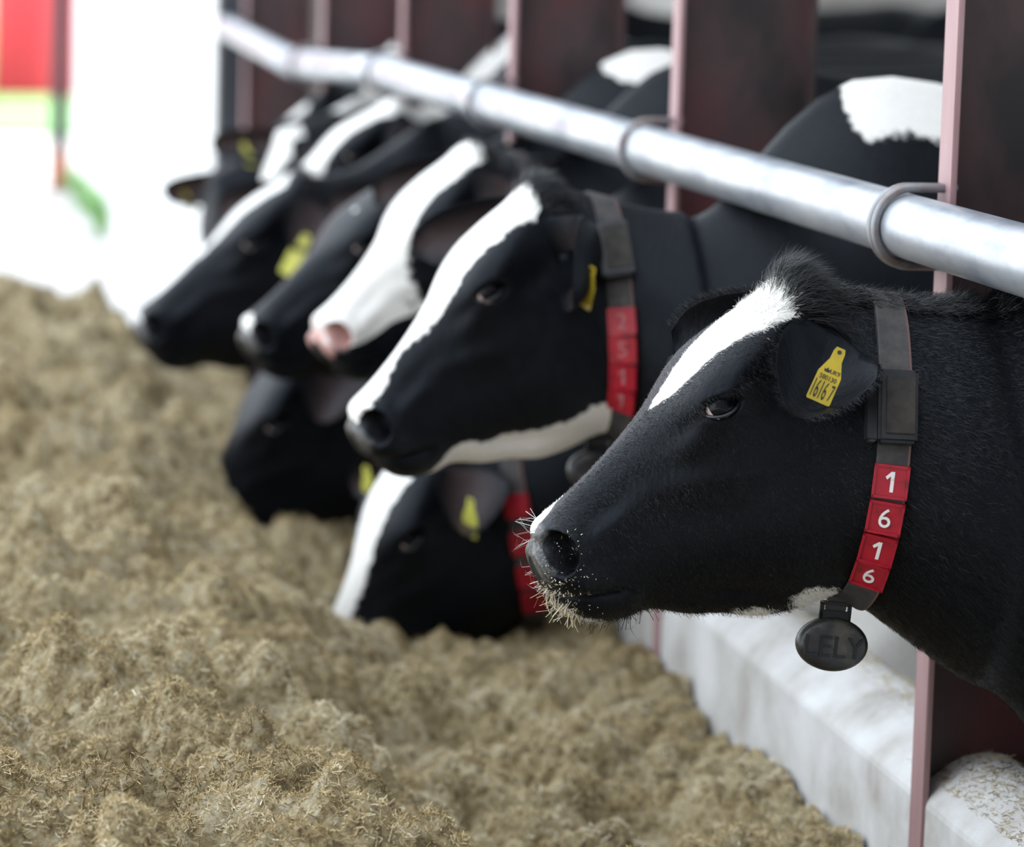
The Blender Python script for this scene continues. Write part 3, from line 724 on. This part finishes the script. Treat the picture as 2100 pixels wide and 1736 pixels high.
        if weight:
            i = n//2; bt = C[i]+N[i]*off
            ctr = bt+np.array([0, 0, -.052*s.sc])+s.F*.020*s.sc+s.Lt*.02
            out = nrm(s.Lt*1.0+np.array([0, 0, .1])); ux = nrm(-s.F*np.array([1, 1, 0])); ux = nrm(ux-out*(ux@out)); uy = np.cross(out, ux); uy = uy*np.sign(uy[2])
            rot = math.radians(-6); ux, uy = ux*math.cos(rot)+uy*math.sin(rot), -ux*math.sin(rot)+uy*math.cos(rot)
            fr = (ctr, ux, uy, out)
            mb = MB(); V = []; Fq = []; u = 40
            rr = [(.0, .016), (.6, .0155), (.85, .0145), (.95, .011), (1, .004), (1, -.004), (.95, -.011), (.85, -.0145), (0, -.016)]
            for (q_, z_) in rr:
                for b in range(u): V.append((.048*s.sc*q_*math.cos(2*PI*b/u), .035*s.sc*q_*math.sin(2*PI*b/u), z_*s.sc))
            for a in range(len(rr)-1):
                for b in range(u): Fq.append((a*u+b, a*u+(b+1) % u, (a+1)*u+(b+1) % u, (a+1)*u+b))
            mb.add(V, Fq)
            put(mb, 'neck_weight', [M['weight']], fr, label='dark oval weight hanging under the throat', smooth=True)
            if text:
                mb = MB(); tv, tf = text_mesh(text, .040*s.sc, .0014); mb.add([(x, y-.002, z+.0158*s.sc) for x, y, z in tv], tf); put(mb, 'raised_lettering', [M['plastic']], fr)
            mb = MB(); x0 = .021*s.sc; y0 = .028*s.sc; y1 = .056*s.sc
            mb.box((-x0, y0, -.003), (x0, y0+.016, .004)); mb.box((-x0, y1-.006, -.003), (x0, y1, .004)); mb.box((-x0, y0, -.003), (-x0+.005, y1, .004)); mb.box((x0-.005, y0, -.003), (x0, y1, .004))
            put(mb, 'buckle', M['plastic'], fr, bevel=.0012, label='black slotted buckle holding the weight')
            mb = MB(); mb.box((-x0+.007, y0+.016*s.sc, -.0015), (x0-.007, y1+.030, .0025)); put(mb, 'strap_tail', M['strap'], fr, bevel=.001)
        return co
    def ear_tag(s, side, pos, size=.034, mat_='tag', lines=False, tilt=0, facing=None, flip=1):
        """flag shaped tag hanging in the ear; pos in head coordinates of its hole"""
        o_ = s.hp(*pos)
        if facing is None: facing = s.Lt*1.0+s.F*.25
        nn = nrm(facing); dv = np.array([0, 0, -1.]); dv = nrm(dv-nn*(dv@nn)); xx = np.cross(dv*-1, nn)
        c, sn = math.cos(tilt), math.sin(tilt); yy = -dv; xx, yy = xx*c+yy*sn, -xx*sn+yy*c
        k = size/.034*s.sc
        outl = [(-.006, .006), (.006, .006), (.008, 0), (.0085, -.012), (.0165, -.032), (.0170, -.070), (.0155, -.072), (-.0155, -.072), (-.0170, -.070), (-.0165, -.032), (-.0085, -.012), (-.008, 0)]
        mb = MB(); n = len(outl)
        for z0, z1 in ((0, .0014),):
            V = [(x*k, y*k, z0) for x, y in outl]+[(x*k, y*k, z1) for x, y in outl]
            mb.add(V, [tuple(range(n))[::-1], tuple(range(n, 2*n))]+[(i, (i+1) % n, n+(i+1) % n, n+i) for i in range(n)])
        ring = [(.0028*math.cos(2*PI*i/12)*k, .0028*math.sin(2*PI*i/12)*k) for i in range(12)]
        mb.add([(x, y, .0022) for x, y in ring]+[(x, y, 0.001) for x, y in ring], [tuple(range(12))]+[(i, (i+1) % 12, 12+(i+1) % 12, 12+i) for i in range(12)], 1)
        if lines:
            # crown mark
            cr = [(-.0035, -.002), (.0035, -.002), (.0045, .003), (.002, .0012), (0, .0048), (-.002, .0012), (-.0045, .003)]
            mb.add([(x*k-.005*k, y*k-.0285*k, .0017) for x, y in cr], [tuple(range(7))], 1)
            for txt, sz, px_, py_, sx in (('UK9', .0085, .006, -.0275, .9), ('580130', .0095, .0, -.0375, .86), ('1616', .036, -.0042, -.0550, .31), ('7', .032, .0122, -.0550, .33)):
                tv, tf = text_mesh(txt, sz*k, .0003); mb.add([(x*sx+px_*k, y+py_*k, z+.0017) for x, y, z in tv], tf, 1)
        mb.V = [tuple(o_+xx*v[0]+yy*v[1]+nn*v[2]) for v in mb.V]
        return mb.build('ear_tag', [M[mat_], M['ink']], s.root, label='yellow plastic ear tag' + (' printed with numbers' if lines else ''))

_tc = {}
def text_mesh(txt, size, ext=.0006):
    key = (txt, size, ext)
    if key in _tc: return _tc[key]
    if txt == '1':      # upright with a slanted flag, no foot
        h = .36*size; b = .062*size
        P2 = [(-b+.05*size, -h), (b+.05*size, -h), (b+.05*size, h), (-b+.05*size, h), (-.20*size, h-.20*size), (-.14*size, h-.29*size), (-b+.05*size, h-.16*size)]
        V = [(x, y, ext) for x, y in P2]+[(x, y, -ext) for x, y in P2]; n = 7
        Fc = [(0, 1, 2, 3, 6), (3, 4, 5, 6), (13, 10, 9, 8, 7), (13, 12, 11, 10)]+[(i, n+i, n+(i+1) % n, (i+1) % n) for i in range(n)]
        _tc[key] = (V, Fc); return _tc[key]
    cu = bpy.data.curves.new('txt', 'FONT'); cu.body = txt; cu.size = size; cu.align_x = 'CENTER'; cu.align_y = 'CENTER'; cu.extrude = ext; cu.resolution_u = 4
    ob = bpy.data.objects.new('txt', cu); COL.objects.link(ob)
    dg = bpy.context.evaluated_depsgraph_get(); me = bpy.data.meshes.new_from_object(ob.evaluated_get(dg))
    V = [tuple(v.co) for v in me.vertices]; Fc = [tuple(p.vertices) for p in me.polygons]
    a = np.array(V); mid = (a.max(0)+a.min(0))/2; V = [(v[0]-mid[0], v[1]-mid[1], v[2]) for v in V]
    bpy.data.objects.remove(ob); bpy.data.meshes.remove(me); bpy.data.curves.remove(cu)
    _tc[key] = (V, Fc); return _tc[key]

# ---- nearest cow
A = Cow('black cow nearest the camera with narrow white blaze and red collar number 1616', (1.2359, 4.2, -.6313), wither=(1.77, 4.2), seed=1, hi=True,
        blaze=[[(7.2, 0, -.02), (7.9, .008, -.004), (8.3, .012, .008), (9, .020, .032), (10.3, .016, .054), (11, .010, .066), (12.2, .004, .080), (12.7, .002, .080), (13.1, 0, -.02)],
               [(1.0, -.03, -.01), (1.6, -.03, .034), (3.2, -.03, .034), (4.2, -.024, .010), (4.8, -.02, -.02)]],
        blobs=[((.92, 4.2, -.853), (.03, .03, .02)), ((1.141, 4.18, -.862), (.030, .05, .016)), ((1.212, 4.15, -.838), (.032, .05, .022))])
A.collar(digits='1616', tiles=(.535, .652, .762, .855), box=.315, bot=14.03)
A.ear_tag(1, (.0406, .1333, .168), lines=True, tilt=math.radians(-22), facing=A.Lt+A.F*.25+A.U*.12, size=.0315)
A.tuft(9000, .052, wid=.0006)
A.ear_fringe(2600, .014, .0006)
def coat_dir(SS, t, tS, tT, N, r):
    hd = np.clip((14-SS)/2, 0, 1)[:, None]
    d = tS*(.55+.35*(1-hd))+tT*(.75*hd+.25)
    return d, np.full(len(SS), .30)
A.hair(95000, lambda SS, t, lat: (SS > 3.0)*(SS < 14.9)*(1.0), .0085, .00042, coat_dir, seed=1, jitter=.28, curl=.25)
A.hair(45000, lambda SS, t, lat: (SS > 14.7)*(SS < 18.2)*1., .014, .0005, coat_dir, seed=2, jitter=.3, curl=.25, name='neck_hair')
A.hair(9000, lambda SS, t, lat: (SS > 14.0)*(SS < 18.2)*(t < .03), .030, .0006, lambda SS, t, tS, tT, N, r: (tS*.8+tT*.25, np.full(len(SS), .8)), seed=3, jitter=.3, curl=.3, name='crest_hair')
A.hair(1500, lambda SS, t, lat: (SS > 11.5)*(SS < 12.8)*(t < .045), .020, .0005, lambda SS, t, tS, tT, N, r: (tS*.8+tT*.4, np.full(len(SS), .5)), seed=8, jitter=.4, curl=.5, name='forelock', only=1, label='white curls on the forehead')
A.hair(2600, lambda SS, t, lat: (SS > 2.6)*(SS < 12)*(t > .93), .014, .0004, lambda SS, t, tS, tT, N, r: (tS*.5+tT*.2, np.full(len(SS), 1.2)), seed=4, jitter=.4, curl=.3, name='chin_hair')
# whiskers
def whiskers(cow, n, reg, L, only, seed, width=.0007):
    return cow.hair(n, reg, L, width, lambda SS, t, tS, tT, N, r: (-tS*.4+tT*.3+r.normal(0, .4, N.shape), np.full(len(SS), 1.6)), seed=seed, jitter=.4, curl=.75, only=only, name='whiskers')
whiskers(A, 16, lambda SS, t, lat: (SS > .8)*(SS < 2.6)*(t < .35)*(lat < .02), .05, 1, 5)
whiskers(A, 60, lambda SS, t, lat: (SS > 1.2)*(SS < 3.6)*(t > .82), .024, 1, 6)
whiskers(A, 40, lambda SS, t, lat: (SS > 4)*(SS < 7)*(t > .9), .04, 0, 7)

# silage stuck to the lips of the nearest cow
def stuck(cow, n, reg, lr, seed, name, label, up_=.5):
    r = np.random.default_rng(seed); P = cow.P
    wgt = reg(cow.SS, cow.tv, cow.lat).ravel().astype(float); k = r.choice(len(wgt), n, p=wgt/wgt.sum()); i, j = np.unravel_index(k, cow.SS.shape)
    N = cow.N[i, j]; root = P[i, j]+N*r.uniform(0, .004, n)[:, None]
    d = nrm(r.normal(0, 1, (n, 3))+N*.5+np.array([0, 0, -up_])); d2 = nrm(d+r.normal(0, .5, (n, 3)))
    L = r.uniform(*lr, n); W = r.uniform(.0005, .0013, n); side = nrm(np.cross(d, r.normal(0, 1, (n, 3))))
    me = strands_mesh(name, root, d, d2, L, W, side, [M['straw']], tone=np.clip(r.normal(.8, .17, n), 0, 1))
    return link(name, me, label=label, cat='silage', kind='stuff')
stuck(A, 110, lambda SS, t, lat: (SS > 2.3)*(SS < 4.3)*(t > .86)*(lat > -.03), (.008, .034), 3, 'silage_scraps', 'wisps of straw hanging from the lips of the nearest cow', 1.4)
stuck(A, 300, lambda SS, t, lat: (SS > 1.6)*(SS < 5.5)*(t > .2)*(lat > 0)*np.exp(-((SS-2.9)/1.2)**2), (.001, .004), 4, 'silage_crumbs', 'tiny crumbs of feed stuck on the muzzle of the nearest cow', .2)

# ---- second cow
B = Cow('black cow with a broad white blaze and red collar number 2511', (1.191, 5.55, -.614), 6.4, 5.4, 1.05, wither=(1.705, 5.5), lift=.025, seed=2,
        blaze=[[(.3, 0, .03), (2.5, 0, .050), (4, 0, .042), (5.2, 0, .026), (6.2, 0, .014), (7.5, 0, .042), (9, 0, .066), (11, 0, .080), (12.6, 0, .078), (13.2, 0, -.01)]],
        ears=(((.010, .125, .085), (.072, .035, .205), (1, .0, .12)), ((.03, .138, -.075), (.205, .105, -.215), (.6, .15, .75))),
        jaw=(5.2, 15.2, .16), blobs=[((1.655, 5.4, -.245), (.05, .3, .085)), ((1.79, 5.4, -.19), (.17, .3, .13)), ((1.72, 5.38, -1.28), (.32, .45, .40))])
B.collar(digits='2511', tiles=(.47, .585, .70, .805), box=.20, text=None, dmat='digit_worn', top=15.08, bot=13.95)
B.ear_tag(1, (.030, .085, .185), tilt=math.radians(-20), facing=B.F*.85+B.Lt*.5, size=.030, mat_='tag')
B.tuft(2500, .045, seed=3, wid=.0010)

C = Cow('black cow with a white blaze feeding with its muzzle in the silage below cow 2511', (1.219, 6.5, -1.150), 18.3, 11.6, 1.08, wither=(1.80, 6.36), seed=3,
        blaze=[[(.5, 0, .03), (2, 0, .035), (5, 0, .036), (8, 0, .045), (10, 0, .058), (12, 0, .068), (13.2, 0, .03), (13.6, 0, -.02)]])
C.collar(tiles=(.40, .54, .68, .80), weight=False, top=14.8, bot=13.6)
C.ear_tag(1, (.075, .110, .190), mat_='tagpale', tilt=math.radians(-15), facing=C.Lt*.45+C.F, size=.034)
C.ear_tag(-1, (.13, .13, -.185), mat_='tagpale', facing=C.Lt*.6+C.F)
C.tuft(900, .04, seed=4, wid=.0014)

D = Cow('cow with a mostly white face and a pink nostril', (1.293, 6.80, -.633), 2.6, 13, 1.05, wither=(1.76, 6.95), seed=4, ears=(None, ((.03, .138, -.075), (.180, .100, -.215), (.6, .15, .75))),
        blaze=[[(.1, 0, .05), (3, 0, .085), (5, 0, .08), (7, 0, .072), (9, 0, .075), (11, 0, .074), (13, 0, .07), (13.9, 0, -.02)]], pink=.8)
D.collar(weight=False, box=.22)
D.tuft(300, .03, seed=5, wid=.0014)

Ec = Cow('black cow with a grey-white muzzle tip, between the pink-nosed cow and the striped cow', (1.232, 7.36, -.734), -2.2, 9.5, 1.05, wither=(1.78, 7.5), seed=5, ears=(None, ((.03, .138, -.075), (.155, .105, -.215), (.6, .15, .75))),
         blaze=[[(.1, 0, .04), (2.4, 0, .036), (3.2, 0, -.02)], [(10.0, .03, -.01), (10.3, .03, .012), (10.7, .03, -.01)]], blobs=[((1.72, 7.45, -.26), (.09, .2, .06))])
Ec.tuft(500, .04, seed=6, wid=.0014)
Fc_ = Cow('all black cow with its muzzle buried in the silage, under the grey-muzzled cow', (1.125, 7.64, -1.115), 12.5, 4.3, 1.15, wither=(1.9, 8.1), seed=6)
G = Cow('black cow with a short white forehead stripe and a yellow ear tag', (1.150, 8.5, -.845), -3.4, 6, 1.17, wither=(1.84, 8.7), seed=7, ears=(None, ((.03, .138, -.075), (.185, .100, -.215), (.6, .15, .75))),
        blaze=[[(7.0, 0, -.004), (7.6, 0, .012), (10, 0, .036), (12, 0, .046), (12.9, 0, -.01)], [(.1, 0, .03), (1.6, 0, .034), (2.4, 0, -.02)]])
G.ear_tag(1, (.080, .080, .19), mat_='tagpale', tilt=math.radians(-25), facing=G.Lt+G.F*.6, size=.042)
G.tuft(500, .04, seed=7, wid=.0014)
J = Cow('cow with a broad white forehead standing behind the rail, above the grey-muzzled cow', (1.444, 9.0, -.665), -8.6, 6.4, 1.05, wither=(1.90, 9.3), seed=8, blobs=[((1.66, 9.2, -.30), (.24, .30, .05)), ((1.55, 9.15, -.36), (.10, .2, .04))],
        blaze=[[(3, 0, .04), (6, 0, .06), (9, 0, .07), (11, 0, .075), (13.5, 0, .075), (14.2, 0, .05), (16, 0, .08), (18.5, 0, .10), (19.5, 0, .05), (20, 0, -.05)]])
H = Cow('small far black cow with two yellow ear tags, behind the striped cow', (1.265, 10.4, -.853), 45, 10, 1.05, wither=(1.86, 10.6), seed=9, ears=(None, ((.03, .138, -.075), (0.172, 0.216, -.215), (.6, .15, .75))), blobs=[((1.62, 10.5, -.47), (.07, .25, .16)), ((1.30, 10.5, -.53), (.08, .2, .05))])
H.ear_tag(-1, (.13, .185, -.17), facing=H.Lt*.6+H.F, mat_='tag')
H.ear_tag(1, (.06, .10, .155), facing=H.Lt+H.F, mat_='tagpale', size=.042)
I = Cow('far cow with a pale pinkish poll and a dark ear, next to the last post', (1.351, 9.6, -.698), 36, 8, 1.0, wither=(1.86, 9.95), seed=10, ears=(None, ((.03, .138, -.075), (0.208, 0.256, -.215), (.6, .15, .75))),
        blaze=[[(8, 0, .03), (10, 0, .06), (12, 0, .09), (13.6, 0, .10), (14.2, 0, .02)], [(15.2, 0, -.02), (16, 0, .06), (17.5, 0, .08), (18.2, 0, -.02)]])
I.ear_tag(-1, (.14, .21, -.16), facing=I.Lt*.6+I.F, mat_='tagpale')
# cows standing deeper in the barn
K1 = Cow('black cow standing deep in the barn beyond the nearest bays', (3.9, 13.6, -.75), 0, 0, 1.05, wither=(4.5, 13.6), byaw=0, seed=11, group='cows standing inside the barn', blobs=[((5.1, 13.4, -.3), (.3, .4, .12))])
K2 = Cow('black cow with white rump standing inside the barn, seen above the pipe', (3.3, 16.6, -.75), 0, 0, 1.05, wither=(3.9, 16.6), byaw=8, seed=12, group='cows standing inside the barn', blobs=[((4.0, 16.4, -.25), (.35, .4, .12))])
